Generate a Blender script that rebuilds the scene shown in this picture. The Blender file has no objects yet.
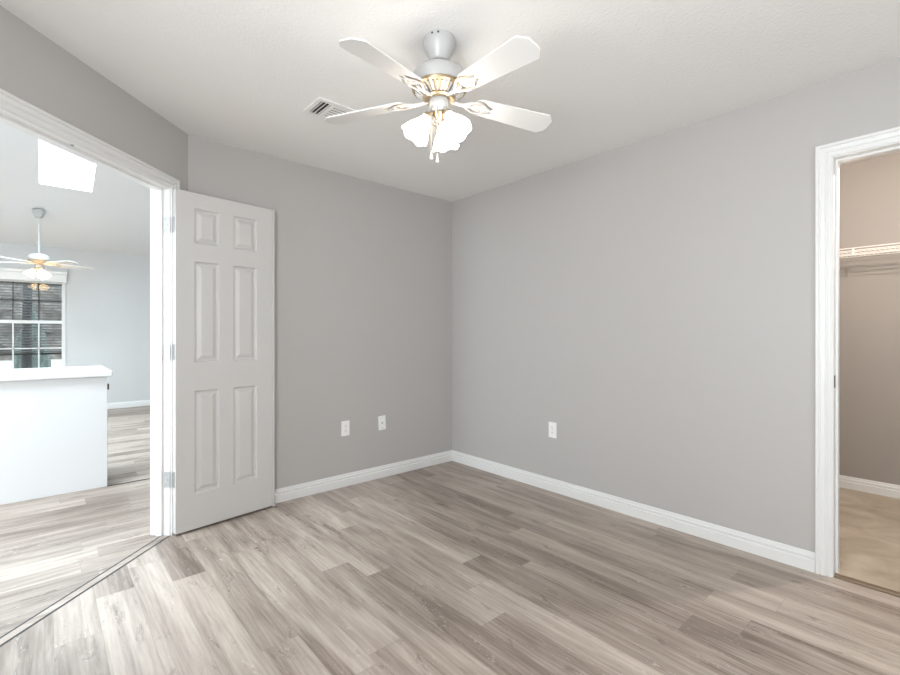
import bpy, bmesh, math, random
from mathutils import Vector, Matrix, Euler
PI = math.pi
sc = bpy.context.scene
COL = sc.collection
random.seed(7)

# ------------------------------------------------------------ camera
cd = bpy.data.cameras.new('camera')
cam = bpy.data.objects.new('camera', cd)
COL.objects.link(cam)
cam.location = (2.894, 3.248, 1.187)
cam.rotation_euler = (PI/2, 0, math.radians(138.56))
cd.sensor_width = 36.0
cd.lens = 460/900*36
cd.shift_y = -3/900
cd.clip_start = 0.05
sc.camera = cam

# ------------------------------------------------------------ world, lights, exposure
W = bpy.data.worlds.new('world'); sc.world = W
W.use_nodes = True
bg = W.node_tree.nodes['Background']
bg.inputs[0].default_value = (0.86, 0.94, 1.0, 1)
bg.inputs[1].default_value = 2.2
vs = sc.view_settings
vs.view_transform = 'Standard'; vs.look = 'None'; vs.gamma = 1.0
vs.use_curve_mapping = False
vs.exposure = 0.64
try:
    sc.cycles.max_bounces = 10; sc.cycles.diffuse_bounces = 7; sc.cycles.glossy_bounces = 4
    sc.cycles.transparent_max_bounces = 12
    sc.cycles.use_denoising = True
    sc.cycles.sample_clamp_indirect = 6.0
    sc.cycles.caustics_reflective = False; sc.cycles.caustics_refractive = False
except Exception: pass

def area(name, loc, target, sx, sy, power, color):
    l = bpy.data.lights.new(name, 'AREA'); l.shape = 'RECTANGLE'
    l.size = sx; l.size_y = sy; l.energy = power; l.color = color
    o = bpy.data.objects.new(name, l); COL.objects.link(o)
    o.location = loc
    o.rotation_euler = (Vector(target)-Vector(loc)).to_track_quat('-Z', 'Y').to_euler()
    return o
# daylight through unseen windows added behind the camera to light the room
area('added_window_light_left', (3.60, 3.05, 1.45), (0, 3.05, 2.0), 1.45, 1.25, 45, (0.93, 0.97, 1.0))
area('added_window_light_rear', (1.70, 4.27, 1.45), (1.70, 0, 1.45), 1.45, 1.25, 3, (1.0, 0.97, 0.93))
# daylight down the living room skylight and two unseen skylights added for light
SLOPE = 0.30
area('skylight_daylight_living', (2.685, -3.66, 3.55), (2.685, -3.60, 0), 0.62, 1.3, 130, (0.83, 0.925, 1.0))
area('added_skylight_light_hall', (4.70, 0.10, 3.93), (4.70, 0.10, 0), 0.98, 1.18, 150, (0.83, 0.925, 1.0))
area('added_skylight_light_kitchen', (4.70, -3.2, 3.65), (4.70, -3.2, 0), 1.1, 1.1, 175, (0.83, 0.925, 1.0))
area('added_glass_door_light_hall', (6.55, 0.60, 1.15), (0, 0.60, 1.05), 1.5, 1.9, 48, (0.84, 0.93, 1.0))  # light of an added glass door, brightens the right wall near the corner
def point(name, loc, power, color, r):
    l = bpy.data.lights.new(name, 'POINT'); l.energy = power; l.color = color; l.shadow_soft_size = r
    o = bpy.data.objects.new(name, l); COL.objects.link(o); o.location = loc
point('closet_lamp', (-0.32, 2.98, 2.22), 37.0, (1.0, 0.91, 0.83), 0.012)

# ------------------------------------------------------------ materials
def mat(name, color, rough=0.5, metal=0.0, spec=0.5, bump=None, emit=None):
    m = bpy.data.materials.new(name); m.use_nodes = True
    nt = m.node_tree; p = nt.nodes['Principled BSDF']
    p.inputs['Base Color'].default_value = (*color, 1)
    p.inputs['Roughness'].default_value = rough
    p.inputs['Metallic'].default_value = metal
    p.inputs['Specular IOR Level'].default_value = spec
    if emit:
        p.inputs['Emission Color'].default_value = (*emit[0], 1)
        p.inputs['Emission Strength'].default_value = emit[1]
    if bump:
        scale, strength, dist = bump
        tc = nt.nodes.new('ShaderNodeTexCoord')
        n = nt.nodes.new('ShaderNodeTexNoise'); n.inputs['Scale'].default_value = scale
        n.inputs['Detail'].default_value = 3
        b = nt.nodes.new('ShaderNodeBump'); b.inputs['Strength'].default_value = strength
        b.inputs['Distance'].default_value = dist
        nt.links.new(tc.outputs['Object'], n.inputs['Vector'])
        nt.links.new(n.outputs['Fac'], b.inputs['Height'])
        nt.links.new(b.outputs['Normal'], p.inputs['Normal'])
    return m

M = {}
M['paint'] = mat('grey_wall_paint', (0.478, 0.460, 0.446), 0.55, spec=0.3, bump=(180, 0.12, 0.002))
M['paint_living'] = mat('pale_grey_living_paint', (0.60, 0.605, 0.605), 0.6, spec=0.3, bump=(180, 0.1, 0.002))
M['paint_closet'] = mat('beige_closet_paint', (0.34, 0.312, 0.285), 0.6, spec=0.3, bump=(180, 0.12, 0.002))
M['ceiling'] = mat('textured_ceiling', (0.84, 0.825, 0.81), 0.9, spec=0.1, bump=(75, 0.5, 0.005))
M['ceiling_living'] = mat('textured_ceiling_living', (0.80, 0.80, 0.80), 0.9, spec=0.1, bump=(60, 0.4, 0.006))
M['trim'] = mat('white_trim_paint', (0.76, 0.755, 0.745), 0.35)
M['door'] = mat('shaded_white_door_paint', (0.60, 0.585, 0.57), 0.38)  # trim white darkened: shade on the door face is put into the colour
M['plastic'] = mat('white_plastic', (0.88, 0.87, 0.86), 0.3)
M['slot'] = mat('dark_slot', (0.03, 0.028, 0.025), 0.6)
M['jack'] = mat('grey_jack', (0.22, 0.21, 0.20), 0.5)
M['steel'] = mat('brushed_steel', (0.40, 0.41, 0.42), 0.45, metal=0.6)
M['brass'] = mat('pale_brass', (0.46, 0.36, 0.235), 0.36, metal=0.9)
M['bronze'] = mat('dark_bronze', (0.12, 0.085, 0.05), 0.45, metal=0.5)
M['fan_white'] = mat('fan_white_enamel', (0.47, 0.465, 0.46), 0.3)
M['blade_white'] = mat('fan_blade_white', (0.76, 0.75, 0.735), 0.4)
M['vent'] = mat('vent_white_metal', (0.80, 0.79, 0.77), 0.4)
M['duct'] = mat('duct_dark', (0.03, 0.027, 0.025), 0.8)
M['counter'] = mat('white_laminate', (0.76, 0.77, 0.775), 0.25)
M['island'] = mat('white_island_paint', (0.73, 0.735, 0.74), 0.5)
M['blind'] = mat('dark_blind_slats', (0.035, 0.032, 0.030), 0.6)
M['cord'] = mat('dark_cord', (0.06, 0.055, 0.05), 0.7)
M['wire'] = mat('white_vinyl_wire', (0.84, 0.80, 0.75), 0.35)
M['threshold'] = mat('brown_threshold_metal', (0.20, 0.145, 0.095), 0.45, metal=0.2)
M['gap'] = mat('dark_gap_rubber', (0.035, 0.035, 0.038), 0.7)
M['bark'] = mat('dark_bark', (0.030, 0.032, 0.033), 0.9, bump=(25, 0.6, 0.02))
M['ground'] = mat('pale_patio', (0.55, 0.50, 0.47), 0.8, bump=(8, 0.2, 0.02))

def nodes(m):
    nt = m.node_tree
    return nt, nt.nodes, nt.links

def glow(name, color, strength, trans=(0.9, 0.88, 0.85)):
    m = bpy.data.materials.new(name); m.use_nodes = True
    nt, N, L = nodes(m); N.clear()
    out = N.new('ShaderNodeOutputMaterial'); add = N.new('ShaderNodeAddShader')
    tr = N.new('ShaderNodeBsdfTranslucent'); tr.inputs[0].default_value = (*trans, 1)
    em = N.new('ShaderNodeEmission'); em.inputs[0].default_value = (*color, 1); em.inputs[1].default_value = strength
    L.new(tr.outputs[0], add.inputs[0]); L.new(em.outputs[0], add.inputs[1]); L.new(add.outputs[0], out.inputs[0])
    return m
M['shade'] = glow('lit_frosted_glass', (1.0, 0.94, 0.88), 4.2)
M['bulb'] = glow('lit_bulb', (1.0, 0.88, 0.72), 3.0)
M['shade_far'] = glow('lit_frosted_glass_warm', (1.0, 0.70, 0.36), 4.5)
M['bulb_far'] = glow('lit_bulb_warm', (1.0, 0.66, 0.32), 5.0)

def glass(name):
    m = bpy.data.materials.new(name); m.use_nodes = True
    nt, N, L = nodes(m); N.clear()
    out = N.new('ShaderNodeOutputMaterial'); mix = N.new('ShaderNodeMixShader')
    t = N.new('ShaderNodeBsdfTransparent'); t.inputs[0].default_value = (0.93, 0.96, 0.96, 1)
    g = N.new('ShaderNodeBsdfGlossy'); g.inputs['Roughness'].default_value = 0.01
    lw = N.new('ShaderNodeLayerWeight'); pw = N.new('ShaderNodeMath'); pw.operation = 'POWER'; pw.inputs[1].default_value = 5
    ma = N.new('ShaderNodeMath'); ma.operation = 'MULTIPLY_ADD'; ma.inputs[1].default_value = 0.8; ma.inputs[2].default_value = 0.035
    L.new(lw.outputs['Facing'], pw.inputs[0]); L.new(pw.outputs[0], ma.inputs[0]); L.new(ma.outputs[0], mix.inputs[0]); L.new(t.outputs[0], mix.inputs[1]); L.new(g.outputs[0], mix.inputs[2])
    L.new(mix.outputs[0], out.inputs[0])
    return m
M['glass'] = glass('window_glass')

def ramp(N, stops):
    r = N.new('ShaderNodeValToRGB')
    e = r.color_ramp.elements
    e[0].position, e[0].color = stops[0][0], (*stops[0][1], 1)
    e[1].position, e[1].color = stops[-1][0], (*stops[-1][1], 1)
    for p, c in stops[1:-1]:
        k = e.new(p); k.color = (*c, 1)
    return r

def plank_material():
    m = bpy.data.materials.new('limed_oak_plank'); m.use_nodes = True
    nt, N, L = nodes(m); p = N['Principled BSDF']
    uv = N.new('ShaderNodeUVMap'); uv.uv_map = 'plank'
    rn = N.new('ShaderNodeUVMap'); rn.uv_map = 'rnd'
    rs = N.new('ShaderNodeSeparateXYZ'); L.new(rn.outputs[0], rs.inputs[0])
    us = N.new('ShaderNodeSeparateXYZ'); L.new(uv.outputs[0], us.inputs[0])
    def math_(op, a, b=None, c=None):
        n = N.new('ShaderNodeMath'); n.operation = op
        for i, v in enumerate((a, b, c)):
            if v is None: continue
            if isinstance(v, (int, float)): n.inputs[i].default_value = v
            else: L.new(v, n.inputs[i])
        return n.outputs[0]
    seed = math_('MULTIPLY', rs.outputs[1], 37.0)
    def noise(su, sv, detail, rough=0.55, dist=0.0, off=0.0):
        c = N.new('ShaderNodeCombineXYZ')
        L.new(math_('MULTIPLY', us.outputs[0], su), c.inputs[0])
        L.new(math_('MULTIPLY', us.outputs[1], sv), c.inputs[1])
        L.new(math_('ADD', seed, off), c.inputs[2])
        n = N.new('ShaderNodeTexNoise'); n.inputs['Scale'].default_value = 1.0
        n.inputs['Detail'].default_value = detail; n.inputs['Roughness'].default_value = rough
        n.inputs['Distortion'].default_value = dist
        L.new(c.outputs[0], n.inputs['Vector'])
        return n.outputs['Fac']
    streak = noise(26, 1.5, 5, 0.6, 1.0)
    fine = noise(120, 6, 4, 0.65, 0.8, 3.0)
    blotch = noise(8, 1.1, 4, 0.55, 0.8, 9.0)
    knot = noise(15, 3.0, 3, 0.55, 1.8, 21.0)
    # cathedral grain: nested rings stretched along the plank
    rings = N.new('ShaderNodeTexWave'); rings.wave_type = 'BANDS'; rings.bands_direction = 'X'
    rings.inputs['Scale'].default_value = 1.0; rings.inputs['Distortion'].default_value = 9.0
    rings.inputs['Detail'].default_value = 2.0; rings.inputs['Detail Scale'].default_value = 0.9
    c = N.new('ShaderNodeCombineXYZ')
    L.new(math_('MULTIPLY', us.outputs[0], 15), c.inputs[0]); L.new(math_('MULTIPLY', us.outputs[1], 2.2), c.inputs[1]); L.new(seed, c.inputs[2])
    L.new(c.outputs[0], rings.inputs['Vector'])
    v = math_('MULTIPLY', math_('SUBTRACT', streak, 0.5), 0.62)
    v = math_('ADD', v, math_('MULTIPLY', math_('SUBTRACT', fine, 0.5), 0.30))
    v = math_('ADD', v, math_('MULTIPLY', math_('SUBTRACT', blotch, 0.5), 0.90))
    v = math_('ADD', v, math_('MULTIPLY', math_('SUBTRACT', rings.outputs['Fac'], 0.5), 0.06))
    v = math_('ADD', v, math_('MULTIPLY', math_('SUBTRACT', rs.outputs[0], 0.5), 0.34))
    v = math_('ADD', v, 0.5)
    # dark smudges in the heart of some planks
    dk = math_('MULTIPLY', math_('MAXIMUM', math_('SUBTRACT', knot, 0.60), 0.0), -1.7)
    v = math_('ADD', v, dk)
    cr = ramp(N, [(0.0, (0.095, 0.071, 0.056)), (0.30, (0.212, 0.169, 0.140)), (0.52, (0.338, 0.281, 0.238)), (0.78, (0.475, 0.408, 0.355)), (1.0, (0.59, 0.523, 0.468))])
    L.new(v, cr.inputs[0])
    # pale limed flecks where the grain is open
    fl = noise(75, 26, 4, 0.6, 2.2, 5.0)
    fm = math_('MULTIPLY', math_('GREATER_THAN', fl, 0.615), math_('MULTIPLY', math_('MAXIMUM', math_('SUBTRACT', knot, 0.50), 0.0), 3.2))
    fm = math_('MINIMUM', fm, 0.55)
    mx = N.new('ShaderNodeMix'); mx.data_type = 'RGBA'
    L.new(fm, mx.inputs['Factor']); L.new(cr.outputs[0], mx.inputs['A']); mx.inputs['B'].default_value = (0.68, 0.64, 0.60, 1)
    # seams
    e = N.new('ShaderNodeUVMap'); e.uv_map = 'edge'
    es = N.new('ShaderNodeSeparateXYZ'); L.new(e.outputs[0], es.inputs[0])
    d1 = math_('SUBTRACT', 0.5, math_('ABSOLUTE', math_('SUBTRACT', es.outputs[0], 0.5)))
    d2 = math_('SUBTRACT', 0.5, math_('ABSOLUTE', math_('SUBTRACT', es.outputs[1], 0.5)))
    sm = math_('MAXIMUM', math_('LESS_THAN', d1, 0.008), math_('LESS_THAN', d2, 0.0012))
    m2 = N.new('ShaderNodeMix'); m2.data_type = 'RGBA'
    L.new(math_('MULTIPLY', sm, 0.35), m2.inputs['Factor']); L.new(mx.outputs['Result'], m2.inputs['A']); m2.inputs['B'].default_value = (0.16, 0.13, 0.11, 1)
    L.new(m2.outputs['Result'], p.inputs['Base Color'])
    p.inputs['Roughness'].default_value = 0.42
    p.inputs['Specular IOR Level'].default_value = 0.4
    b = N.new('ShaderNodeBump'); b.inputs['Strength'].default_value = 0.12; b.inputs['Distance'].default_value = 0.001
    L.new(fine, b.inputs['Height']); L.new(b.outputs[0], p.inputs['Normal'])
    return m
M['plank'] = plank_material()

def mottled(name, stops, scale, rough, stretch=(1, 1, 1), dist=1.0, detail=5):
    m = bpy.data.materials.new(name); m.use_nodes = True
    nt, N, L = nodes(m); p = N['Principled BSDF']
    tc = N.new('ShaderNodeTexCoord'); mp = N.new('ShaderNodeMapping'); mp.inputs['Scale'].default_value = stretch
    n = N.new('ShaderNodeTexNoise'); n.inputs['Scale'].default_value = scale; n.inputs['Detail'].default_value = detail
    n.inputs['Distortion'].default_value = dist
    r = ramp(N, stops)
    L.new(tc.outputs['Object'], mp.inputs[0]); L.new(mp.outputs[0], n.inputs['Vector']); L.new(n.outputs['Fac'], r.inputs[0])
    L.new(r.outputs[0], p.inputs['Base Color']); p.inputs['Roughness'].default_value = rough
    return m
M['stone'] = mottled('beige_mottled_vinyl', [(0.30, (0.33, 0.270, 0.200)), (0.5, (0.45, 0.385, 0.300)), (0.70, (0.57, 0.51, 0.42))], 2.6, 0.5, (1.2, 1, 1), 1.2)
M['leaf'] = mottled('grey_green_leaf', [(0.3, (0.06, 0.085, 0.075)), (0.7, (0.17, 0.215, 0.20))], 9, 0.8)
M['hedge'] = mottled('brown_grey_hedge', [(0.3, (0.09, 0.082, 0.076)), (0.55, (0.20, 0.180, 0.165)), (0.75, (0.34, 0.31, 0.29))], 1.2, 0.9)

# ------------------------------------------------------------ mesh helpers
class MB:
    def __init__(self): self.bm = bmesh.new()
    def box(self, x0, x1, y0, y1, z0, z1, mtx=None):
        vs = [Vector((x, y, z)) for z in (z0, z1) for y in (y0, y1) for x in (x0, x1)]
        if mtx: vs = [mtx @ v for v in vs]
        v = [self.bm.verts.new(q) for q in vs]
        for f in ((0, 2, 3, 1), (4, 5, 7, 6), (0, 1, 5, 4), (2, 6, 7, 3), (0, 4, 6, 2), (1, 3, 7, 5)):
            self.bm.faces.new([v[i] for i in f])
        return self
    def prism(self, pts, z0, z1, mtx=None):
        lo = [Vector((x, y, z0)) for x, y in pts]; hi = [Vector((x, y, z1)) for x, y in pts]
        if mtx: lo = [mtx @ v for v in lo]; hi = [mtx @ v for v in hi]
        a = [self.bm.verts.new(v) for v in lo]; b = [self.bm.verts.new(v) for v in hi]
        n = len(pts)
        self.bm.faces.new(a[::-1]); self.bm.faces.new(b)
        for i in range(n):
            j = (i+1) % n
            self.bm.faces.new((a[i], a[j], b[j], b[i]))
        return self
    def loft(self, A, B):
        a = [self.bm.verts.new(v) for v in A]; b = [self.bm.verts.new(v) for v in B]
        n = len(A)
        self.bm.faces.new(a[::-1]); self.bm.faces.new(b)
        for i in range(n):
            j = (i+1) % n
            self.bm.faces.new((a[i], a[j], b[j], b[i]))
        return self
    def lathe(self, prof, n=32, mtx=None, rim=None):
        rings = []
        for k, (r, z) in enumerate(prof):
            ring = []
            for i in range(n):
                a = 2*PI*i/n
                rr, zz = r, z
                if rim: rr, zz = rim(k, a, r, z)
                v = Vector((rr*math.cos(a), rr*math.sin(a), zz))
                if mtx: v = mtx @ v
                ring.append(self.bm.verts.new(v))
            rings.append(ring)
        for p, q in zip(rings, rings[1:]):
            for i in range(n):
                j = (i+1) % n
                self.bm.faces.new((p[i], p[j], q[j], q[i]))
        if prof[0][0] > 1e-6 and not rim: self.bm.faces.new(rings[0][::-1])
        if prof[-1][0] > 1e-6 and not rim: self.bm.faces.new(rings[-1])
        return self
    def tube(self, pts, r, n=8):
        pts = [Vector(p) for p in pts]; rings = []
        for i, p in enumerate(pts):
            t = (pts[min(i+1, len(pts)-1)] - pts[max(i-1, 0)]).normalized()
            up = Vector((0, 0, 1)) if abs(t.z) < 0.9 else Vector((1, 0, 0))
            a = t.cross(up).normalized(); b = t.cross(a).normalized()
            rr = r[i] if isinstance(r, (list, tuple)) else r
            rings.append([self.bm.verts.new(p + rr*(math.cos(2*PI*k/n)*a + math.sin(2*PI*k/n)*b)) for k in range(n)])
        for p, q in zip(rings, rings[1:]):
            for k in range(n):
                self.bm.faces.new((p[k], p[(k+1) % n], q[(k+1) % n], q[k]))
        self.bm.faces.new(rings[0][::-1]); self.bm.faces.new(rings[-1])
        return self
    def sphere(self, c, r, seg=16):
        bmesh.ops.create_uvsphere(self.bm, u_segments=seg, v_segments=seg//2+2, radius=r, matrix=Matrix.Translation(c))
        return self
    def build(self, name, material, parent=None, smooth=False, bevel=0, angle=35):
        bmesh.ops.remove_doubles(self.bm, verts=self.bm.verts, dist=1e-6)
        bmesh.ops.recalc_face_normals(self.bm, faces=self.bm.faces)
        me = bpy.data.meshes.new(name); self.bm.to_mesh(me); self.bm.free()
        me.materials.append(material)
        o = bpy.data.objects.new(name, me); COL.objects.link(o)
        if parent: o.parent = parent
        if smooth:
            for p in me.polygons: p.use_smooth = True
            try: me.set_sharp_from_angle(angle=math.radians(angle))
            except Exception: pass
        if bevel:
            b = o.modifiers.new('bevel', 'BEVEL'); b.width = bevel; b.segments = 2; b.limit_method = 'ANGLE'; b.angle_limit = math.radians(40)
        return o

def tag(o, label=None, cat=None, group=None, kind=None):
    if label: o['label'] = label
    if cat: o['category'] = cat
    if group: o['group'] = group
    if kind: o['kind'] = kind
    return o
def struct(o, label, cat): return tag(o, label, cat, kind='structure')
def empty(name, loc=(0, 0, 0), rz=0.0):
    o = bpy.data.objects.new(name, None); COL.objects.link(o)
    o.location = loc; o.rotation_euler = (0, 0, rz); o.empty_display_size = 0.1
    return o

H = 2.44          # ceiling of the room
T = 0.115         # wall thickness
UP = 4.02         # top of the walls shared with the vaulted hall
DX = 2.216        # where the diagonal wall starts on the back wall
DS = 2.0          # length of the diagonal wall
R2 = math.sqrt(0.5)
EX, EY = DX+DS*R2, DS*R2                         # (3.630, 1.414)
RY = 4.30         # rear wall
# local frame of the diagonal wall: x = along (s), y = into the hall (w)
DM = Matrix(((R2, R2, 0, DX), (R2, -R2, 0, 0), (0, 0, 1, 0), (0, 0, 0, 1)))
S0, S1, HEAD = 0.172, 1.405, 2.047               # double door opening
CY0, CY1, CHEAD = 2.803, 3.52, 2.052             # closet opening

# ------------------------------------------------------------ room shell
b = MB(); b.prism([(-T, 0), (DX, 0), (DX+T*math.tan(PI/8), -T), (-T, -T)], 0, UP)
struct(b.build('wall_back', M['paint']), 'grey painted wall behind the open white door, left of the room corner', 'wall')
b = MB(); b.box(-T, 0, 0, CY0-.018, 0, H+.1); b.box(-T, 0, CY0-.018, CY1+.018, CHEAD+.018, H+.1); b.box(-T, 0, CY1+.018, RY, 0, H+.1)
struct(b.build('wall_right', M['paint']), 'light grey painted wall with one outlet, between room corner and closet', 'wall')
b = MB()
b.prism([(0, 0), (S0-.018, 0), (S0-.018, T), (-T*math.tan(PI/8), T)], 0, UP, DM)
b.box(S0-.018, S1+.018, 0, T, HEAD+.018, UP, DM)
b.prism([(S1+.018, 0), (DS, 0), (DS+T*math.tan(PI/8), T), (S1+.018, T)], 0, UP, DM)
struct(b.build('wall_diagonal', M['paint']), 'grey painted diagonal wall above and around the wide doorway', 'wall')
WY0, WY1, WZ0, WZ1 = 2.30, 3.80, 0.80, 2.08
b = MB()
b.box(EX, EX+T, EY, WY0, 0, UP); b.box(EX, EX+T, WY1, RY, 0, UP); b.box(EX, EX+T, WY0, WY1, 0, WZ0); b.box(EX, EX+T, WY0, WY1, WZ1, UP)
struct(b.build('wall_left', M['paint']), 'grey painted wall with an added window, left of and behind the viewpoint', 'wall')
b = MB()
b.box(-T, 0.95, RY, RY+T, 0, UP); b.box(2.45, EX+T, RY, RY+T, 0, UP); b.box(0.95, 2.45, RY, RY+T, 0, WZ0); b.box(0.95, 2.45, RY, RY+T, WZ1, UP)
struct(b.build('wall_rear', M['paint']), 'grey painted wall with an added window, behind the viewpoint', 'wall')
b = MB(); b.prism([(0, 0), (DX, 0), (EX, EY), (EX, RY), (0, RY)], H, H+.1)
struct(b.build('ceiling', M['ceiling']), 'white textured ceiling the fan hangs from', 'ceiling')

def added_window(name, label, ox, oy, rz, w):  # unseen windows, added behind the viewpoint to let daylight in
    t = empty(name, (ox, oy, 0), rz)
    struct(t, label, 'window')
    f = MB()
    h = w/2
    for a in (-h, h-.05): f.box(a, a+.05, .03, .09, WZ0, WZ1)
    f.box(-h+.05, h-.05, .03, .09, WZ0, WZ0+.05); f.box(-h+.05, h-.05, .03, .09, WZ1-.05, WZ1); f.box(-h+.05, h-.05, .035, .085, 1.42, 1.46)
    f.build('window_frame', M['trim'], t)
    g = MB(); g.box(-h+.05, h-.05, .058, .062, WZ0+.05, WZ1-.05); g.build('pane', M['glass'], t)
    s = MB(); s.box(-h-.05, h+.05, -.04, .03, WZ0-.03, WZ0); s.build('sill', M['trim'], t)
added_window('added_window_2', 'added unseen double hung window in the left wall behind the viewpoint', EX, 3.05, -PI/2, 1.5)
added_window('added_window_3', 'added unseen double hung window in the rear wall behind the viewpoint', 1.70, RY, 0, 1.5)

# ------------------------------------------------------------ plank floors
def planks(name, poly, width, length, off_u, along='y', joints=None, tones=None, z0=-0.05, seed=1):
    """plank floor clipped to a convex polygon; u runs across, v along the planks"""
    rnd = random.Random(seed)
    bm = bmesh.new()
    uvp = bm.loops.layers.uv.new('plank'); uvr = bm.loops.layers.uv.new('rnd'); uve = bm.loops.layers.uv.new('edge')
    P = [(x, y) if along == 'y' else (y, x) for x, y in poly]
    u0, u1 = min(p[0] for p in P), max(p[0] for p in P); v0, v1 = min(p[1] for p in P), max(p[1] for p in P)
    k0 = math.floor((u0-off_u)/width); k1 = math.ceil((u1-off_u)/width)
    def clip(q, a, b_, keep):
        out = []
        def side(p): return ((b_[0]-a[0])*(p[1]-a[1]) - (b_[1]-a[1])*(p[0]-a[0]))*keep
        for i in range(len(q)):
            p, r = q[i], q[(i+1) % len(q)]
            sp, sr = side(p), side(r)
            if sp >= -1e-9: out.append(p)
            if (sp > 1e-9 and sr < -1e-9) or (sp < -1e-9 and sr > 1e-9):
                t = sp/(sp-sr); out.append((p[0]+t*(r[0]-p[0]), p[1]+t*(r[1]-p[1])))
        return out
    area2 = sum(P[i][0]*P[(i+1) % len(P)][1]-P[(i+1) % len(P)][0]*P[i][1] for i in range(len(P)))
    keep = 1 if area2 > 0 else -1
    for k in range(k0, k1):
        j = (joints or {}).get(k, None)
        if j is None: j = rnd.random()*length
        n0 = math.floor((v0-j)/length); n1 = math.ceil((v1-j)/length)
        for n in range(n0, n1):
            a, c = off_u+k*width, j+n*length
            q = [(a, c), (a+width, c), (a+width, c+length), (a, c+length)]
            for i in range(len(P)):
                q = clip(q, P[i], P[(i+1) % len(P)], keep)
                if len(q) < 3: break
            tone = (tones or {}).get((k, n - math.floor((0-j)/length)), rnd.random()); sd = rnd.random()
            if len(q) < 3: continue
            q2 = q if along == 'y' else [(y, x) for x, y in q]
            vs_ = [bm.verts.new((x, y, 0)) for x, y in q2]
            f = bm.faces.new(vs_)
            for lp, (u, v) in zip(f.loops, q):
                lp[uvp].uv = (u-a, v-c+sd*50); lp[uvr].uv = (tone, sd); lp[uve].uv = ((u-a)/width, (v-c)/length)
    bmesh.ops.recalc_face_normals(bm, faces=bm.faces)
    for f in bm.faces:
        if f.normal.z < 0: f.normal_flip()
    me = bpy.data.meshes.new(name); bm.to_mesh(me); bm.free(); me.materials.append(M['plank'])
    o = bpy.data.objects.new(name, me); COL.objects.link(o)
    return o

J = {14: 1.49, 11: 1.10, 7: 1.503, 8: 1.70, 9: 1.93, 6: 0.50, 1: 2.478, 3: 2.458, 4: 2.643}
TN = {(7, 1): 0.86, (7, 2): 0.22, (8, 2): 0.84, (8, 1): 0.40, (9, 2): 0.25, (9, 1): 0.45, (6, 0): 0.60, (6, 1): 0.28, (5, 1): 0.45, (10, 1): 0.5, (11, 1): 0.30, (11, 0): 0.62, (12, 1): 0.55, (13, 1): 0.5, (13, 2): 0.55, (14, 2): 0.80, (14, 1): 0.35, (15, 1): 0.62, (15, 2): 0.42, (3, 3): 0.75, (1, 3): 0.80, (4, 3): 0.18, (3, 2): 0.45, (4, 2): 0.5}
fl = planks('floor', [(0, 0), (DX, 0), (EX, EY), (EX, RY), (0, RY)], 0.145, 1.22, 0.11, 'y', J, TN, seed=5)
struct(fl, 'limed grey-brown plank floor running towards the room corner', 'floor')
LXR, LXL, LYF, LYN = 0.5, 6.6, -5.85, 2.6        # living room extents
wl = 0.013
a0 = (DX+wl*R2*2, 0)
fl = planks('floor_hall', [(DX+.052*2*R2-1.224, -1.224), (LXL, -1.224), (LXL, LYN), (DX+.052*2*R2+LYN, LYN)], 0.145, 1.22, 0.02, 'x', seed=11)
struct(fl, 'pale grey plank floor beyond the diagonal doorway', 'floor')
fl = planks('floor_living', [(LXR, LYF), (LXL, LYF), (LXL, -1.228), (LXR, -1.228)], 0.145, 1.22, 0.05, 'x', seed=23)
struct(fl, 'grey plank floor behind the white counter', 'floor')
b = MB(); b.box(LXR, LXL, -1.232, -1.220, -0.02, 0.003)
struct(b.build('trim_5', M['gap']), 'thin dark transition strip on the floor beside the counter end', 'floor trim')
# doorway transition: two dark gaps either side of a narrow plank strip
t = empty('trim_3'); struct(t, 'narrow transition strip with two dark lines across the wide doorway', 'floor trim')
b = MB(); b.box(-.1, DS, -.004, .054, -.02, .0010, DM); b.build('dark_gap', M['gap'], t)
st = planks('strip', [(DX+.006/R2*1.0, 0), (DX+.006/R2+1.4, 1.4), (DX+.043/R2+1.4, 1.4), (DX+.043/R2, 0)], 0.9, 3.0, 0.0, 'x', seed=3)
st.location.z = 0.0014; st.parent = t

# slab under everything so no light leaks
b = MB(); b.prism([(-2, -6.1), (6.9, -6.1), (6.9, 4.6), (-2, 4.6)], -.16, -.03)
struct(b.build('floor_slab', M['gap']), 'concrete slab under the floors', 'floor')

# ------------------------------------------------------------ baseboards
PROF = [(0, 0), (.017, 0), (.017, .054), (.0105, .058), (.0105, .062), (.0135, .068), (.0125, .075), (.0075, .079), (.0075, .083), (.0045, .095), (0, .095)]
def baseboard(name, label, A, B, n, m0=0.0, m1=0.0, mtl='trim'):
    A, B, n = Vector((*A, 0)), Vector((*B, 0)), Vector((*n, 0)).normalized()
    d = (B-A).normalized()
    P0 = [A + n*t + d*(m0*t) + Vector((0, 0, z)) for t, z in PROF]
    P1 = [B + n*t + d*(m1*t) + Vector((0, 0, z)) for t, z in PROF]
    struct(MB().loft(P0, P1).build(name, M[mtl]), label, 'baseboard')
q = math.tan(PI/8)
baseboard('baseboard_back', 'white moulded baseboard along the wall behind the open door', (0, 0), (DX, 0), (0, 1), 1, -q)
baseboard('baseboard_right', 'long white moulded baseboard from room corner to closet casing', (0, 0), (0, CY0-.070), (1, 0), 1, 0)
baseboard('baseboard_right.001', 'short white baseboard on the far side of the closet doorway', (0, CY1+.070), (0, RY), (1, 0), 0, 0)
baseboard('baseboard_diagonal', 'short white baseboard piece in the corner behind the door hinges', (DX, 0), (DX+.104*R2, .104*R2), (-1, 1), q, 0)
baseboard('baseboard_diagonal.001', 'short white baseboard left of the double doorway', (DX+1.475*R2, 1.475*R2), (EX, EY), (-1, 1), 0, 0)
baseboard('baseboard_left', 'white baseboard under the added window left of the viewpoint', (EX, EY), (EX, RY), (-1, 0), 0, -1)
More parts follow.
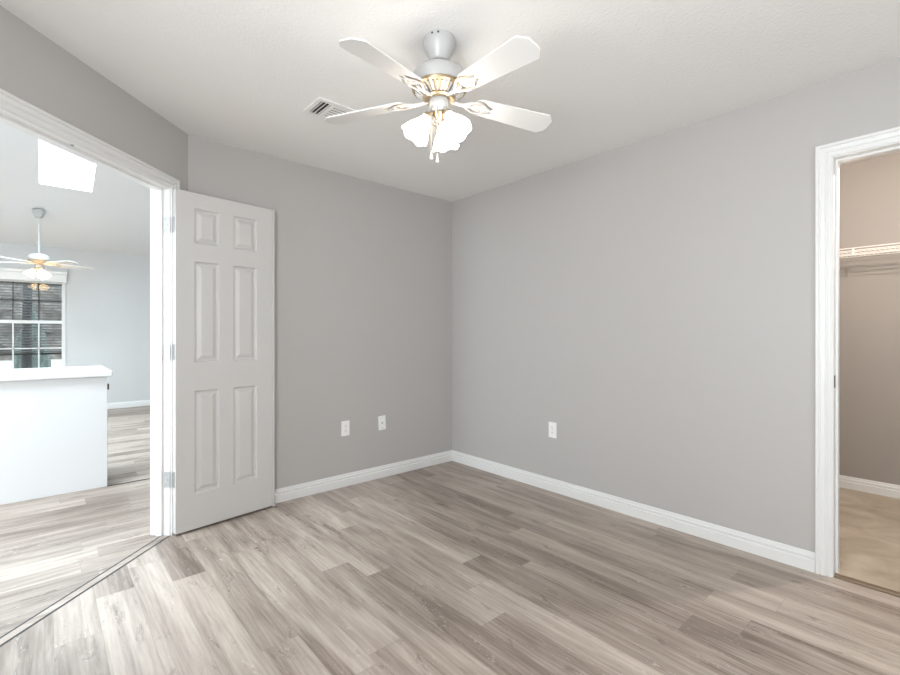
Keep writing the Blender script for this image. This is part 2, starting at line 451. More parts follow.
baseboard('baseboard_rear', 'white baseboard on the wall behind the viewpoint', (0, RY), (EX, RY), (0, -1), 0, -1)
baseboard('baseboard_far', 'white baseboard on the far living room wall right of the counter', (LXR, LYF), (LXL, LYF), (0, 1))

# ------------------------------------------------------------ door casings and jambs
def frame(name, label, s0, s1, head, mtx, thick, left_only=False):
    """door frame in a local frame: x along the wall, y away from the room, z up; room face at y = 0"""
    t = empty(name); struct(t, label, 'door frame')
    cw, rv = .064, .005
    prof = [(0, 0), (0, -.009), (.008, -.012), (.015, -.012), (.018, -.008), (.022, -.008), (.027, -.015), (.040, -.017), (.043, -.013), (.047, -.013), (.050, -.019), (.060, -.019), (cw, -.016), (cw, 0)]   # (distance from opening, y)
    def leg(sx, sg):
        lo = [mtx @ Vector((sx+sg*(rv+d), y, 0)) for d, y in prof]
        hi = [mtx @ Vector((sx+sg*(rv+d), y, head+rv+d)) for d, y in prof]
        return MB().loft(lo, hi)
    leg(s0, -1).build('casing_leg', M['trim'], t); leg(s1, 1).build('casing_leg', M['trim'], t)
    A = [mtx @ Vector((s0-rv-d, y, head+rv+d)) for d, y in prof]; B = [mtx @ Vector((s1+rv+d, y, head+rv+d)) for d, y in prof]
    MB().loft(A, B).build('casing_head', M['trim'], t)
    # hall side casing (seen from behind only)
    m2 = mtx @ Matrix.Translation((0, thick, 0)) @ Matrix.Scale(-1, 4, (0, 1, 0))
    for sx, sg in ((s0, -1), (s1, 1)):
        lo = [m2 @ Vector((sx+sg*(rv+d), y, 0)) for d, y in prof]; hi = [m2 @ Vector((sx+sg*(rv+d), y, head+rv+d)) for d, y in prof]
        MB().loft(lo, hi).build('casing_leg', M['trim'], t)
    A = [m2 @ Vector((s0-rv-d, y, head+rv+d)) for d, y in prof]; B = [m2 @ Vector((s1+rv+d, y, head+rv+d)) for d, y in prof]
    MB().loft(A, B).build('casing_head', M['trim'], t)
    b = MB(); b.box(s0-.018, s0, 0, thick, 0, head, mtx); b.build('jamb', M['trim'], t, bevel=.0015)
    b = MB(); b.box(s1, s1+.018, 0, thick, 0, head, mtx); b.build('jamb', M['trim'], t, bevel=.0015)
    b = MB(); b.box(s0-.018, s1+.018, 0, thick, head, head+.018, mtx); b.build('jamb_head', M['trim'], t)
    b = MB()
    b.box(s0, s0+.011, .044, .080, 0, head-.011, mtx); b.box(s1-.011, s1, .044, .080, 0, head-.011, mtx); b.box(s0, s1, .044, .080, head-.011, head, mtx)
    b.build('door_stop', M['trim'], t, bevel=.0015)
    return t
t1 = frame('trim_1', 'white casing and jambs of the wide diagonal doorway', S0, S1, HEAD, DM, T)
b = MB(); b.lathe([(.0, 0), (.006, 0), (.006, -.004), (0, -.006)], 12, DM @ Matrix.Translation((.80, .022, HEAD))); b.build('ball_catch', M['steel'], t1)
CM = Matrix(((0, -1, 0, 0), (1, 0, 0, 0), (0, 0, 1, 0), (0, 0, 0, 1)))    # x -> +y, y -> -x
t2 = frame('trim_2', 'white casing and jambs of the closet doorway', CY0, CY1, CHEAD, CM, T)
b = MB(); b.box(CY0-.0005, CY0+.002, .012, .036, .925, .985, CM); b.build('strike_plate', M['bronze'], t2)
b = MB(); b.box(CY0, CY1, .004, .045, -.02, .008, CM)
struct(b.build('trim_4', M['threshold'], bevel=.003), 'brown metal threshold across the closet doorway', 'floor trim')

# ------------------------------------------------------------ six panel door
def door_slab(w, h, th):
    mb = MB(); bm = mb.bm
    st, mu, pw = .110, .106, .142
    xs = [(.106, .250), (.340, .494)]
    zs = [(.214, .834), (1.007, 1.617), (1.728, 1.938)]
    for side in (0, 1):
        y = th if side else 0.0
        sg = -1 if side else 1            # into the slab
        def V(x, z, dep): return Vector((x, y+sg*dep, z))
        # flat grid between panels
        gx = [0, xs[0][0], xs[0][1], xs[1][0], xs[1][1], w]; gz = [0, zs[0][0], zs[0][1], zs[1][0], zs[1][1], zs[2][0], zs[2][1], h]
        for i in range(5):
            for k in range(7):
                if i in (1, 3) and k in (1, 3, 5): continue
                bm.faces.new([bm.verts.new(V(a, c, 0)) for a, c in ((gx[i], gz[k]), (gx[i+1], gz[k]), (gx[i+1], gz[k+1]), (gx[i], gz[k+1]))])
        for x0, x1 in xs:
            for z0, z1 in zs:
                lv = [(0, 0), (.004, .009), (.009, .0125), (.017, .0125), (.036, .003), (.041, .002)]
                for (i0, d0), (i1, d1) in zip(lv, lv[1:]):
                    o_ = [(x0+i0, z0+i0), (x1-i0, z0+i0), (x1-i0, z1-i0), (x0+i0, z1-i0)]
                    n_ = [(x0+i1, z0+i1), (x1-i1, z0+i1), (x1-i1, z1-i1), (x0+i1, z1-i1)]
                    for e in range(4):
                        g = (e+1) % 4
                        bm.faces.new([bm.verts.new(V(*o_[e], d0)), bm.verts.new(V(*o_[g], d0)), bm.verts.new(V(*n_[g], d1)), bm.verts.new(V(*n_[e], d1))])
                bm.faces.new([bm.verts.new(V(a, c, .002)) for a, c in n_])
    gx = [0, xs[0][0], xs[0][1], xs[1][0], xs[1][1], w]; gz = [0, .214, .834, 1.007, 1.617, 1.728, 1.938, h]
    for k in range(7):
        for x in (0, w):
            bm.faces.new([bm.verts.new((x, yy, zz)) for yy, zz in ((0, gz[k]), (th, gz[k]), (th, gz[k+1]), (0, gz[k+1]))])
    for i in range(5):
        for z in (0, h):
            bm.faces.new([bm.verts.new((xx, yy, z)) for xx, yy in ((gx[i], 0), (gx[i+1], 0), (gx[i+1], th), (gx[i], th))])
    return mb
DP = Vector((2.322, 0.117, 0.0)); DF = Vector((1.726, 0.031, 0))          # hinge corner and free corner (wall side)
ang = math.atan2(DF.y-DP.y, DF.x-DP.x)
dr = empty('door_1', DP, ang)
struct(dr, 'white six panel door leaf standing open in front of the grey back wall', 'door')
# local: x along the leaf, visible face on the room side
side = -1                                                                 # leaf direction is -x, so the room side is local -y
leaf = door_slab(.604, 2.031, .044)
for v in leaf.bm.verts: v.co.y = -v.co.y
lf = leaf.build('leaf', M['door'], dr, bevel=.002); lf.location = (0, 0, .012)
b = MB(); b.box(.605, .619, -.047, .002, .006, 2.042); b.build('astragal', M['door'], dr, bevel=.003)
for z in (.330, 1.084, 1.835):
    hb = MB()
    # leaf plate on the hinge edge of the door
    hb.box(-.0018, .0005, -.034, .002, z-.046, z+.046)
    ho = hb.build('hinge', M['steel'], dr)
    k = MB(); k.lathe([(0, z-.047), (.006, z-.047), (.006, z+.047), (0, z+.047)], 14, Matrix.Translation((-.010, .008, 0)))
    k.build('hinge_barrel', M['steel'], ho, smooth=True)
    # plate screwed to the jamb (world frame turned into the door's own)
    inv = (Matrix.Translation(DP) @ Matrix.Rotation(ang, 4, 'Z')).inverted()
    p = MB(); p.box(S0-.0005, S0+.0015, -.002, .034, z-.046, z+.046, inv @ DM); pl = p.build('jamb_plate', M['steel'], ho)
    s = MB()
    for dz in (-.030, 0, .030):
        s.lathe([(0, 0), (.004, 0), (.003, .0012), (0, .0014)], 10, inv @ DM @ Matrix.Translation((S0+.0014, .016+(.006 if dz else -.004), z+dz)) @ Matrix.Rotation(PI/2, 4, 'Y'))
    s.build('screws', M['jack'], ho)

# ------------------------------------------------------------ outlets and wall plate
def outlet(name, label, mtx, kind):
    t = empty(name); t.matrix_world = mtx
    tag(t, label, 'outlet' if kind == 'duplex' else 'wall plate')
    # local: x across, y out of the wall, z up
    b = MB(); b.box(-.0355, .0355, 0, .0055, -.0585, .0585); b.build('plate', M['plastic'], t, bevel=.003)
    if kind == 'duplex':
        for z in (-.0195, .0195):
            pts = []
            for i in range(20):
                a = 2*PI*i/20
                pts.append((max(-.0165, min(.0165, .019*math.cos(a))), .0145*math.sin(a)))
            m_ = Matrix.Translation((0, 0, z)) @ Matrix.Rotation(-PI/2, 4, 'X')
            r = MB(); r.prism(pts, .005, .0075, m_); ro = r.build('receptacle', M['plastic'], t)
            s = MB(); s.box(-.0075, -.0055, .0072, .0079, z-.002, z+.007); s.box(.0055, .0075, .0072, .0079, z-.001, z+.006)
            s.lathe([(0, 0), (.0024, 0), (.0024, .0008), (0, .0008)], 10, Matrix.Translation((0, .0072, z-.007)) @ Matrix.Rotation(-PI/2, 4, 'X'))
            s.build('slots', M['slot'], ro)
        c = MB(); c.lathe([(0, 0), (.003, 0), (.0024, .0012), (0, .0014)], 10, Matrix.Translation((0, .0055, 0)) @ Matrix.Rotation(-PI/2, 4, 'X')); c.build('screw', M['steel'], t)
    else:
        j = MB(); j.box(-.008, .008, .005, .0075, -.009, .009); jo = j.build('jack', M['plastic'], t, bevel=.001)
        h_ = MB(); h_.box(-.0055, .0055, .0074, .0080, -.006, .006); h_.build('jack_opening', M['jack'], jo)
        for z in (-.042, .042):
            c = MB(); c.lathe([(0, 0), (.0033, 0), (.0026, .0012), (0, .0014)], 10, Matrix.Translation((0, .0055, z)) @ Matrix.Rotation(-PI/2, 4, 'X')); c.build('screw', M['jack'], t)
outlet('wall_outlet', 'white duplex outlet on the back wall, nearer the open door', Matrix.Translation((1.122, 0, .452)), 'duplex')
outlet('jack_plate', 'white wall plate with a small dark jack, nearest the room corner', Matrix.Translation((.784, 0, .452)) @ Matrix.Rotation(math.radians(2.5), 4, 'Y'), 'jack')
outlet('wall_outlet', 'white duplex outlet on the right wall above the long baseboard', Matrix.Translation((0, 1.148, .463)) @ Matrix.Rotation(-PI/2, 4, 'Z'), 'duplex')

# ------------------------------------------------------------ ceiling register
vt = empty('ceiling_vent', (1.680, .873, H))
tag(vt, 'white metal air register on the ceiling left of the fan', 'vent')
VX, VY = .128, .105
b = MB()
for x0, x1, y0, y1 in ((-VX, VX, -VY, -VY+.026), (-VX, VX, VY-.026, VY), (-VX, -VX+.026, -VY+.026, VY-.026), (VX-.026, VX, -VY+.026, VY-.026), (.020, .042, -VY+.026, VY-.026)):
    b.box(x0, x1, y0, y1, -.008, 0)
b.build('vent_frame', M['vent'], vt, bevel=.002)
b = MB(); b.box(-VX+.02, VX-.02, -VY+.02, VY-.02, -.0015, -.0005); b.build('duct_opening', M['duct'], vt)
for i in range(3):      # section with slats across
    x = .052+.021*i
    b = MB(); b.box(-.008, .008, -VY+.026, VY-.026, -.0008, .0008, Matrix.Translation((x, 0, -.0075)) @ Matrix.Rotation(math.radians(28), 4, 'Y')); b.build('slat', M['vent'], vt)
for i in range(6):      # section with slats lengthwise
    y = -VY+.038+.0268*i
    b = MB(); b.box(-VX+.026, .020, -.0085, .0085, -.0008, .0008, Matrix.Translation((0, y, -.0075)) @ Matrix.Rotation(math.radians(4), 4, 'X')); b.build('slat', M['vent'], vt)

# ------------------------------------------------------------ ceiling fans
def make_fan(loc, label, rot, rod, R, scale, droop, n_shades, shade0, shade_m, bulb_m):
    t = empty('ceiling_fan', loc); tag(t, label, 'ceiling fan')
    k = scale
    b = MB(); b.lathe([(r, z) for r, z in ((.0, 0), (.064, 0), (.067, -.006), (.067, -.026), (.064, -.044), (.055, -.060), (.047, -.074), (.044, -.090), (.036, -.098), (.016, -.1), (0, -.1))], 40)
    ca = b.build('canopy', M['fan_white'], t, smooth=True)
    for an in (math.radians(24), math.radians(46)):
        b = MB()
        b.lathe([(0, -.001), (.0045, -.001), (.0045, .002), (0, .002)], 8, Matrix.Translation((.0665*math.cos(an), .0665*math.sin(an), -.013)) @ Matrix.Rotation(an, 4, 'Z') @ Matrix.Rotation(PI/2, 4, 'Y'))
        b.build('canopy_screw', M['slot'], ca)
    b = MB(); b.lathe([(0, -.095), (.0135, -.095), (.0135, -.13-rod), (0, -.13-rod)], 16); b.build('downrod', M['fan_white'], t, smooth=True)
    o = -rod
    P = lambda pts: [(r*k, (z+.12)*k-.12+o) for r, z in pts]
    b = MB(); b.lathe(P(((0, -.118), (.022, -.119), (.055, -.124), (.088, -.136), (.108, -.154), (.116, -.176), (.116, -.203), (.112, -.212), (0, -.212))), 48)
    b.build('motor_housing', M['fan_white'], t, smooth=True)
    b = MB(); b.lathe(P(((0, -.210), (.113, -.210), (.117, -.216), (.113, -.222), (.100, -.226), (.066, -.250), (.070, -.258), (.062, -.264), (0, -.264))), 48)
    vb = b.build('vent_band', M['brass'], t, smooth=True)
    b = MB()
    for i in range(32):
        m_ = Matrix.Rotation(2*PI*i/32, 4, 'Z')
        A = [m_ @ Vector((r*k, y*k, (z+.12)*k-.12+o)) for r, y, z in ((.101, -.0042, -.2265), (.101, .0042, -.2265), (.068, .0028, -.2500), (.068, -.0028, -.2500))]
        B = [v + (m_ @ Vector((.0025, 0, -.004))) for v in A]
        b.loft(A, B)
    b.build('vent_fins', M['fan_white'], vb)
    hub_z = (-.246+.12)*k-.12+o
    # blades
    r0, r1 = .150, R
    w0, w1 = .047*k**.5, .063*k**.5
    out = [(r0+.012, -w0*.72), (r0+.03, -w0), (r1-.030, -w1), (r1-.004, -w1*.56), (r1, -w1*.44), (r1, w1*.44), (r1-.004, w1*.56), (r1-.030, w1), (r0+.03, w0), (r0+.012, w0*.72), (r0, w0*.35), (r0, -w0*.35)]
    bl_m = MB(); bl_m.prism(out, -.003, .003)
    bl = bl_m.build('blade', M['blade_white'], t, bevel=.0015)
    ir = MB()
    # white cast bracket: arm that forks into scrolls under the blade root
    ir.tube([(.050*k, 0, -.006), (.085*k, 0, -.012), (.115*k, 0, -.010), (r0, 0, -.0065)], [.009, .008, .009, .007], 8)
    for s in (-1, 1):
        ir.tube([(.105*k, 0, -.010), (r0-.018, s*.016, -.010), (r0+.002, s*.030, -.0075), (r0+.026, s*.034, -.0065), (r0+.050, s*.026, -.0062), (r0+.066, s*.012, -.006), (r0+.085, s*.008, -.006)], [.007, .0065, .006, .0055, .005, .0045, .003], 8)
    iron = ir.build('blade_iron', M['fan_white'], bl, smooth=True)
    ed = MB()
    for s in (-1, 1):
        ed.tube([(r0-.008, s*.031, -.010), (r0+.012, s*.040, -.0075), (r0+.032, s*.040, -.0065), (r0+.056, s*.030, -.0062), (r0+.074, s*.017, -.006), (r0+.096, s*.012, -.005)], [.0014, .0018, .0018, .0016, .0014, .001], 6)
        ed.tube([(r0-.006, s*.010, -.012), (r0+.010, s*.020, -.009), (r0+.030, s*.022, -.008), (r0+.044, s*.014, -.0075), (r0+.040, s*.006, -.0075), (r0+.028, s*.006, -.0075)], .0014, 6)
    edge = ed.build('bracket_edging', M['brass'], bl, smooth=True)
    kids = [iron, edge]
    for i in range(5):
        if i == 0: o_ = bl
        else:
            o_ = bl.copy(); COL.objects.link(o_); o_.parent = t
            for c in kids:
                d = c.copy(); COL.objects.link(d); d.parent = o_
        o_.location = (0, 0, hub_z)
        o_.rotation_euler = (math.radians(-12), math.radians(droop), math.radians(rot+72*i))
    # switch housing and light kit
    b = MB(); b.lathe(P(((0, -.258), (.040, -.258), (.044, -.264), (.044, -.296), (.040, -.308), (.026, -.314), (0, -.314))), 32)
    sh = b.build('switch_housing', M['fan_white'], t, smooth=True)
    b = MB(); b.lathe(P(((0, -.312), (.024, -.312), (.030, -.320), (.022, -.332), (.012, -.342), (.006, -.352), (0, -.354))), 24)
    b.build('light_fitter', M['brass'], t, smooth=True)
    zf = (-.322+.12)*k-.12+o
    for i in range(n_shades):
        a = math.radians(shade0 + 360/n_shades*i)
        base = Matrix.Translation((0, 0, zf)) @ Matrix.Rotation(a, 4, 'Z')
        arm = MB(); arm.tube([base @ Vector((.018*k, 0, 0)), base @ Vector((.034*k, 0, .004)), base @ Vector((.046*k, 0, -.006)), base @ Vector((.052*k, 0, -.016))], .006*k, 8)
        ao = arm.build('lamp_arm', M['brass'], t, smooth=True)
        # axis frame: local -z along the shade axis, tilted outwards
        am = base @ Matrix.Translation((.046*k, 0, -.006)) @ Matrix.Rotation(math.radians(-33), 4, 'Y')
        c = MB(); c.lathe([(0, .004), (.018*k, .002), (.020*k, -.012), (.017*k, -.022), (0, -.022)], 20, am); c.build('lamp_socket', M['brass'], ao, smooth=True)
        prof = [(.016, -.010), (.020, -.016), (.024, -.030), (.031, -.046), (.040, -.062), (.048, -.078), (.054, -.092), (.058, -.104), (.061, -.112)]
        def rim(q_, an, r, z):
            f = max(0, (q_-4)/4.0)
            return r*k*(1+.018*f*math.cos(6*an)), (z - .004*f*math.cos(6*an))*k
        s = MB(); s.lathe([(r, z) for r, z in prof], 48, am, rim)
        so = s.build('lamp_shade', shade_m, t, smooth=True)
        bb = MB(); bb.lathe([(0, -.022), (.010, -.026), (.013, -.040), (.024, -.062), (.026, -.072), (.021, -.084), (.010, -.091), (0, -.093)], 16, am @ Matrix.Scale(k, 4)); bb.build('bulb', bulb_m, so, smooth=True)
    return t, hub_z
fan, hz = make_fan((1.637, 1.756, H), 'white five blade ceiling fan with lit glass shades, nearest overhead', 14.5, 0.0, .534, 1.0, 4.1, 3, -26.4, M['shade'], M['bulb'])
# pull chains on the near side
for dx, dy, z1 in ((.043, .0105, -.495), (.029, .024, -.508)):
    c = MB()
    n = 46
    c.tube([(dx, dy, -.30), (dx*1.25, dy*1.25, -.31), (dx*1.25, dy*1.25, z1)], .0012, 6)
    co = c.build('pull_chain', M['brass'], fan)
    c = MB(); c.lathe([(0, z1+.004), (.0022, z1+.003), (.0035, z1-.010), (.0075, z1-.028), (.0065, z1-.034), (0, z1-.035)], 14, Matrix.Translation((dx*1.25, dy*1.25, 0))); c.build('pull_knob', M['plastic'], co, smooth=True)

# ------------------------------------------------------------ closet
CX = -1.75
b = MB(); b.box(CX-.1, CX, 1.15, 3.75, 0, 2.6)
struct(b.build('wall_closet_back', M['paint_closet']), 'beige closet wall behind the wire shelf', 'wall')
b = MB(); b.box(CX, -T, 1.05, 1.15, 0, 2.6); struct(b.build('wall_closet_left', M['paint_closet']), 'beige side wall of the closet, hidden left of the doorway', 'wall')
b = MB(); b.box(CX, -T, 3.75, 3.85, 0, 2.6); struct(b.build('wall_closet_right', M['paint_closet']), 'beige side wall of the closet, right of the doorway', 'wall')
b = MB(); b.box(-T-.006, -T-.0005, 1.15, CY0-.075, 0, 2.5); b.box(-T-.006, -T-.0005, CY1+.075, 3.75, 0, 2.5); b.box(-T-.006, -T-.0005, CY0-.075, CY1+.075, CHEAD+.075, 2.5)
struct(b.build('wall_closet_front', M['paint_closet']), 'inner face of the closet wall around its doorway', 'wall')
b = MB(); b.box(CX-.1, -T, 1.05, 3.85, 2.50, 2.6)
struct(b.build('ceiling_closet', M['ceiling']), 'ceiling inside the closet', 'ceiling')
b = MB(); b.box(CX, -.047, 1.15, 3.75, -.03, .002)
struct(b.build('floor_closet', M['stone']), 'beige mottled vinyl floor inside the closet', 'floor')
baseboard('baseboard_closet', 'white moulded baseboard at the back of the closet', (CX, 1.15), (CX, 3.75), (1, 0))
ws = empty('wire_shelf', (CX, 2.45, 1.78)); tag(ws, 'white vinyl coated wire shelf on the closet back wall', 'shelf')
b = MB()
for x in (.006, .10, .20, .298): b.tube([(x, -1.28, 0), (x, 1.28, 0)], .003, 6)
n = 100
for i in range(n):
    y = -1.27+2.54*i/(n-1)
    b.tube([(.004, y, .004), (.300, y, .004)], .0013, 5)
b.build('wire_grid', M['wire'], ws)
b = MB()
for z in (.026, .008, -.022): b.tube([(.302, -1.28, z), (.302, 1.28, z)], .0035 if z != .008 else .0025, 8)
for y in (-1.2, -.74, -.28, .18+.06, .64, 1.1): b.box(.300, .304, y-.006, y+.006, -.024, .028)
b.build('front_lip', M['wire'], ws)
for y in (-1.0, -.1, .8):
    b = MB(); b.tube([(.290, y, -.022), (.004, y, -.30)], .004, 8); b.build('support_brace', M['wire'], ws)

# ------------------------------------------------------------ living room and hall shell
b = MB(); XA, XB, ZA, ZB = 2.668, 3.510, .66, 1.967      # visible window opening in the far wall
b.box(LXR, XA, LYF-.12, LYF, 0, 2.6); b.box(XB, LXL, LYF-.12, LYF, 0, 2.6); b.box(XA, XB, LYF-.12, LYF, 0, ZA); b.box(XA, XB, LYF-.12, LYF, ZB, 2.6)
struct(b.build('wall_far', M['paint_living']), 'pale grey far wall of the living room with a window', 'wall')
b = MB(); b.prism([(LYF-.12, 0), (-T, 0), (-T, UP), (-1.0, UP), (LYF-.12, 2.5)], 0, .12, Matrix(((0, 0, 1, LXR-.12), (1, 0, 0, 0), (0, 1, 0, 0), (0, 0, 0, 1))))
struct(b.build('wall_living_right', M['paint_living']), 'side wall of the living room hidden behind the open door', 'wall')
b = MB(); b.box(LXL, LXL+.12, LYF-.12, -.25, 0, UP); b.box(LXL, LXL+.12, 1.45, LYN, 0, UP); b.box(LXL, LXL+.12, -.25, 1.45, 2.15, UP)
struct(b.build('wall_living_left', M['paint_living']), 'side wall of the living room out of view to the left', 'wall')
t = empty('added_glass_door', (LXL, .60, 0)); struct(t, 'sliding glass door added to light the hall, out of view to the left', 'window')  # unseen glass door, added to brighten the right wall
f = MB()
for y in (-.85, -.03, .79): f.box(.03, .09, y, y+.06, .06, 2.15)
f.box(.03, .09, -.85, .85, 0, .06); f.box(.03, .09, -.79, .79, 2.09, 2.15); f.build('window_frame', M['trim'], t)
for a, c in ((-.79, -.03), (.03, .79)):
    g = MB(); g.box(.058, .062, a, c, .06, 2.09); g.build('pane', M['glass'], t)
b = MB(); b.box(LXL+.12, 14, -5, 6, -.3, -.2)
struct(b.build('ground', M['ground']), 'pale patio outside the added sliding glass door, out of view to the left', 'ground')
b = MB(); b.box(EX+T, LXL, LYN, LYN+.12, 0, UP)
struct(b.build('wall_hall', M['paint_living']), 'end wall of the hall out of view to the left', 'wall')
# sloped ceiling with skylight openings
SL = .30
def cz(y): return 2.5+SL*(y-LYF) if y < -1.0 else 2.5+SL*(-1.0-LYF)
holes = [(2.435, 2.935, -4.17, -3.02), (4.2, 5.2, -3.7, -2.7), (4.2, 5.2, -.5, .7)]  # last two openings added out of view to bring in light
xs = sorted({LXR, LXL} | {h_[0] for h_ in holes} | {h_[1] for h_ in holes})
ys = sorted({LYF-.12, -1.0, LYN} | {h_[2] for h_ in holes} | {h_[3] for h_ in holes})
b = MB()
for i in range(len(xs)-1):
    for j in range(len(ys)-1):
        mx_, my_ = (xs[i]+xs[i+1])/2, (ys[j]+ys[j+1])/2
        if any(h_[0] < mx_ < h_[1] and h_[2] < my_ < h_[3] for h_ in holes): continue
        A = [Vector((x, y, cz(y))) for x, y in ((xs[i], ys[j]), (xs[i+1], ys[j]), (xs[i+1], ys[j+1]), (xs[i], ys[j+1]))]
        b.loft(A, [v+Vector((0, 0, .14)) for v in A])
struct(b.build('ceiling_living', M['ceiling_living']), 'white sloped ceiling seen through the doorway', 'ceiling')
for i, (x0, x1, y0, y1) in enumerate(holes):
    t = empty('skylight', ((x0+x1)/2, (y0+y1)/2, cz((y0+y1)/2)+.14))
    struct(t, ['bright skylight in the sloped ceiling seen through the doorway', 'skylight added for light over the kitchen, out of view to the left', 'skylight added for light over the hall, out of view to the left'][i], 'skylight')
    cx_, cy_, c0 = (x0+x1)/2, (y0+y1)/2, cz((y0+y1)/2)+.14
    f = MB()
    for (ax, bx, ay, by) in ((x0-.05, x0, y0-.05, y1+.05), (x1, x1+.05, y0-.05, y1+.05), (x0, x1, y0-.05, y0), (x0, x1, y1, y1+.05)):
        A = [Vector((x-cx_, y-cy_, cz(y)+.14-c0)) for x, y in ((ax, ay), (bx, ay), (bx, by), (ax, by))]
        f.loft(A, [v+Vector((0, 0, .06)) for v in A])
    f.build('curb', M['trim'], t)
    g = MB(); A = [Vector((x-cx_, y-cy_, cz(y)+.20-c0)) for x, y in ((x0-.02, y0-.02), (x1+.02, y0-.02), (x1+.02, y1+.02), (x0-.02, y1+.02))]
    g.loft(A, [v+Vector((0, 0, .006)) for v in A]); g.build('pane', M['glass'], t)

# window in the far wall
t = empty('window_1', ((XA+XB)/2, LYF, ZA)); struct(t, 'white double hung window in the far wall behind the counter', 'window')
hw, hh = (XB-XA)/2, ZB-ZA
f = MB()
for x in (-hw, hw-.022): f.box(x, x+.022, -.10, .004, 0, hh)
f.box(-hw+.022, hw-.022, -.10, .004, hh-.02, hh); f.box(-hw+.022, hw-.022, -.10, .004, 0, .03)
f.box(-hw+.022, hw-.022, -.055, -.02, .69, .735)
f.build('window_frame', M['trim'], t)
f = MB()
for x in (-.1385, .1385): f.box(x-.008, x+.008, -.045, -.03, .03, .69)
f.box(-hw+.022, hw-.022, -.045, -.03, .315, .331)
f.build('lower_grille', M['trim'], t)
f = MB()
for x in (-.1385, .1385): f.box(x-.006, x+.006, -.050, -.040, .735, hh-.02)
f.box(-hw+.022, hw-.022, -.050, -.040, 1.015, 1.035)
f.build('upper_grille', M['cord'], t)
g = MB(); g.box(-hw+.022, hw-.022, -.048, -.044, .03, hh-.02); g.build('pane', M['glass'], t)
c = MB(); c.box(-hw-.07, hw+.02, 0, .022, 0, hh); c.bm.free(); c = MB()
c.box(-hw-.02, -hw, 0, .016, 0, hh); c.box(hw, hw+.02, 0, .016, 0, hh)
c.build('casing', M['trim'], t)
c = MB(); c.box(-hw-.03, hw+.03, 0, .075, hh, hh+.115); c.box(-hw-.035, hw+.035, 0, .09, hh+.115, hh+.16); c.build('valance', M['trim'], t, bevel=.004)
c = MB(); c.box(-hw-.04, hw+.04, 0, .08, -.03, 0); c.build('sill', M['trim'], t)
bl = empty('window_blind', ((XA+XB)/2, LYF-.16, ZB)); tag(bl, 'dark horizontal slat blind lowered behind the far window glass', 'blind')
s = MB()
i = 0; z = -.05
while z > -1.045:
    s.box(-hw-.02, hw+.02, -.022, .022, -.0022, .0022, Matrix.Translation((0, 0, z)) @ Matrix.Rotation(math.radians(-17), 4, 'X')); z -= .041
s.build('slats', M['blind'], bl)
s = MB(); s.box(-hw-.02, hw+.02, -.025, .025, -1.083, -1.055); s.build('bottom_rail', M['blind'], bl)
s = MB(); s.box(-hw-.02, hw+.02, -.025, .025, -.035, 0); s.build('head_rail', M['blind'], bl)
for x in (-.15, .14):
    s = MB(); s.tube([(x, .026, -.03), (x, .026, -1.065)], .003, 6); s.build('ladder_cord', M['cord'], bl)
s = MB(); s.tube([(.30, .030, -.03), (.30, .030, -1.30)], .003, 6); s.build('pull_cord', M['cord'], bl)

# counter
b = MB(); b.box(2.522, 5.6, -1.85, -1.218, 0, .858)
tag(b.build('kitchen_peninsula', M['island'], bevel=.003), 'plain white kitchen peninsula base beyond the doorway', 'kitchen cabinet')
b = MB(); b.box(2.490, 5.65, -2.02, -1.185, .860, .902)
tag(b.build('countertop', M['counter'], bevel=.008), 'white countertop lying on the kitchen peninsula', 'countertop')
b = MB(); b.box(2.510, 2.5215, -1.242, -1.226, .755, .80)
tag(b.build('wall_hook', M['bronze'], bevel=.002), 'tiny dark fitting on the end of the white peninsula under the countertop', 'fitting')

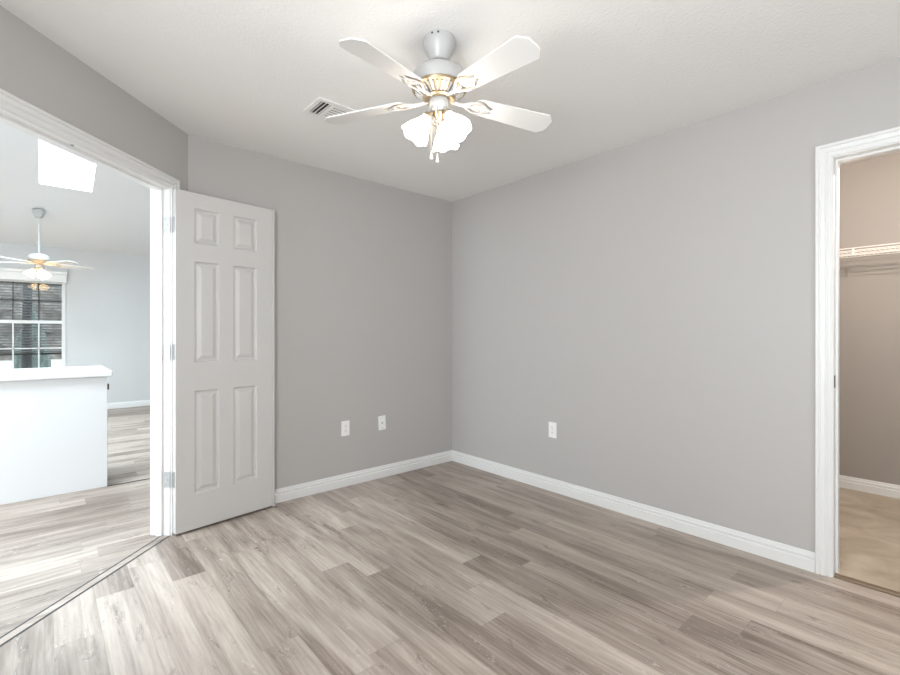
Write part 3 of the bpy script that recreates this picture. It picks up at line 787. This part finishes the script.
fan2, hz2 = make_fan((2.942, -4.807, cz(-4.807)), 'white ceiling fan on a long downrod in the living room beyond the doorway', 125.6, .45, .60, .97, 1.5, 3, 108.6, M['shade_far'], M['bulb_far'])

# ------------------------------------------------------------ outside the far window
b = MB(); b.box(-30, 30, -40, LYF-.3, -.3, -.2)
struct(b.build('ground', M['ground']), 'pale ground outside the far window', 'ground')
def blob(name, label, cat, c, rx, ry, rz, m, seed, cone=0.0):
    rnd = random.Random(seed); bm = bmesh.new()
    bmesh.ops.create_icosphere(bm, subdivisions=4, radius=1)
    for v in bm.verts:
        d = 1+.10*math.sin(7*v.co.x+seed)*math.cos(6*v.co.z)+rnd.uniform(-.07, .07)
        w = 1-cone*(v.co.z+1)/2
        v.co = Vector((c[0]+v.co.x*rx*d*w, c[1]+v.co.y*ry*d*w, c[2]+v.co.z*rz*d))
    mb = MB(); mb.bm.free(); mb.bm = bm
    return tag(mb.build(name, m), label, cat)
blob('shrub', 'grey green conical shrub outside the far window', 'shrub', (3.08, -9.4, .70), .38, .38, 1.0, M['leaf'], 3, .55)
b = MB(); b.tube([(3.13, -8.6, -.2), (3.14, -8.6, 1.0), (3.12, -8.6, 2.4), (3.16, -8.7, 4.6)], [.085, .075, .068, .06], 14)
tr = tag(b.build('tree', M['bark'], smooth=True), 'dark tree trunk standing outside the far window', 'tree')
rnd = random.Random(4)
b = MB(); nx, nz = 60, 16
hv = [[b.bm.verts.new((-14+30*i/nx, -31+rnd.uniform(-.4, .4)-.03*k*k*.2, -.2+7.5*k/nz+(rnd.uniform(-.25, .25) if k else 0))) for i in range(nx+1)] for k in range(nz+1)]
bk = [[b.bm.verts.new((-14+30*i/nx, -33, -.2 if k == 0 else 7.2)) for i in range(nx+1)] for k in (0, 1)]
for k in range(nz):
    for i in range(nx): b.bm.faces.new((hv[k][i], hv[k][i+1], hv[k+1][i+1], hv[k+1][i]))
for i in range(nx):
    b.bm.faces.new((hv[nz][i], hv[nz][i+1], bk[1][i+1], bk[1][i])); b.bm.faces.new((bk[1][i], bk[1][i+1], bk[0][i+1], bk[0][i]))
tag(b.build('hedge', M['hedge']), 'tall brown grey hedge far outside the living room window', 'hedge')
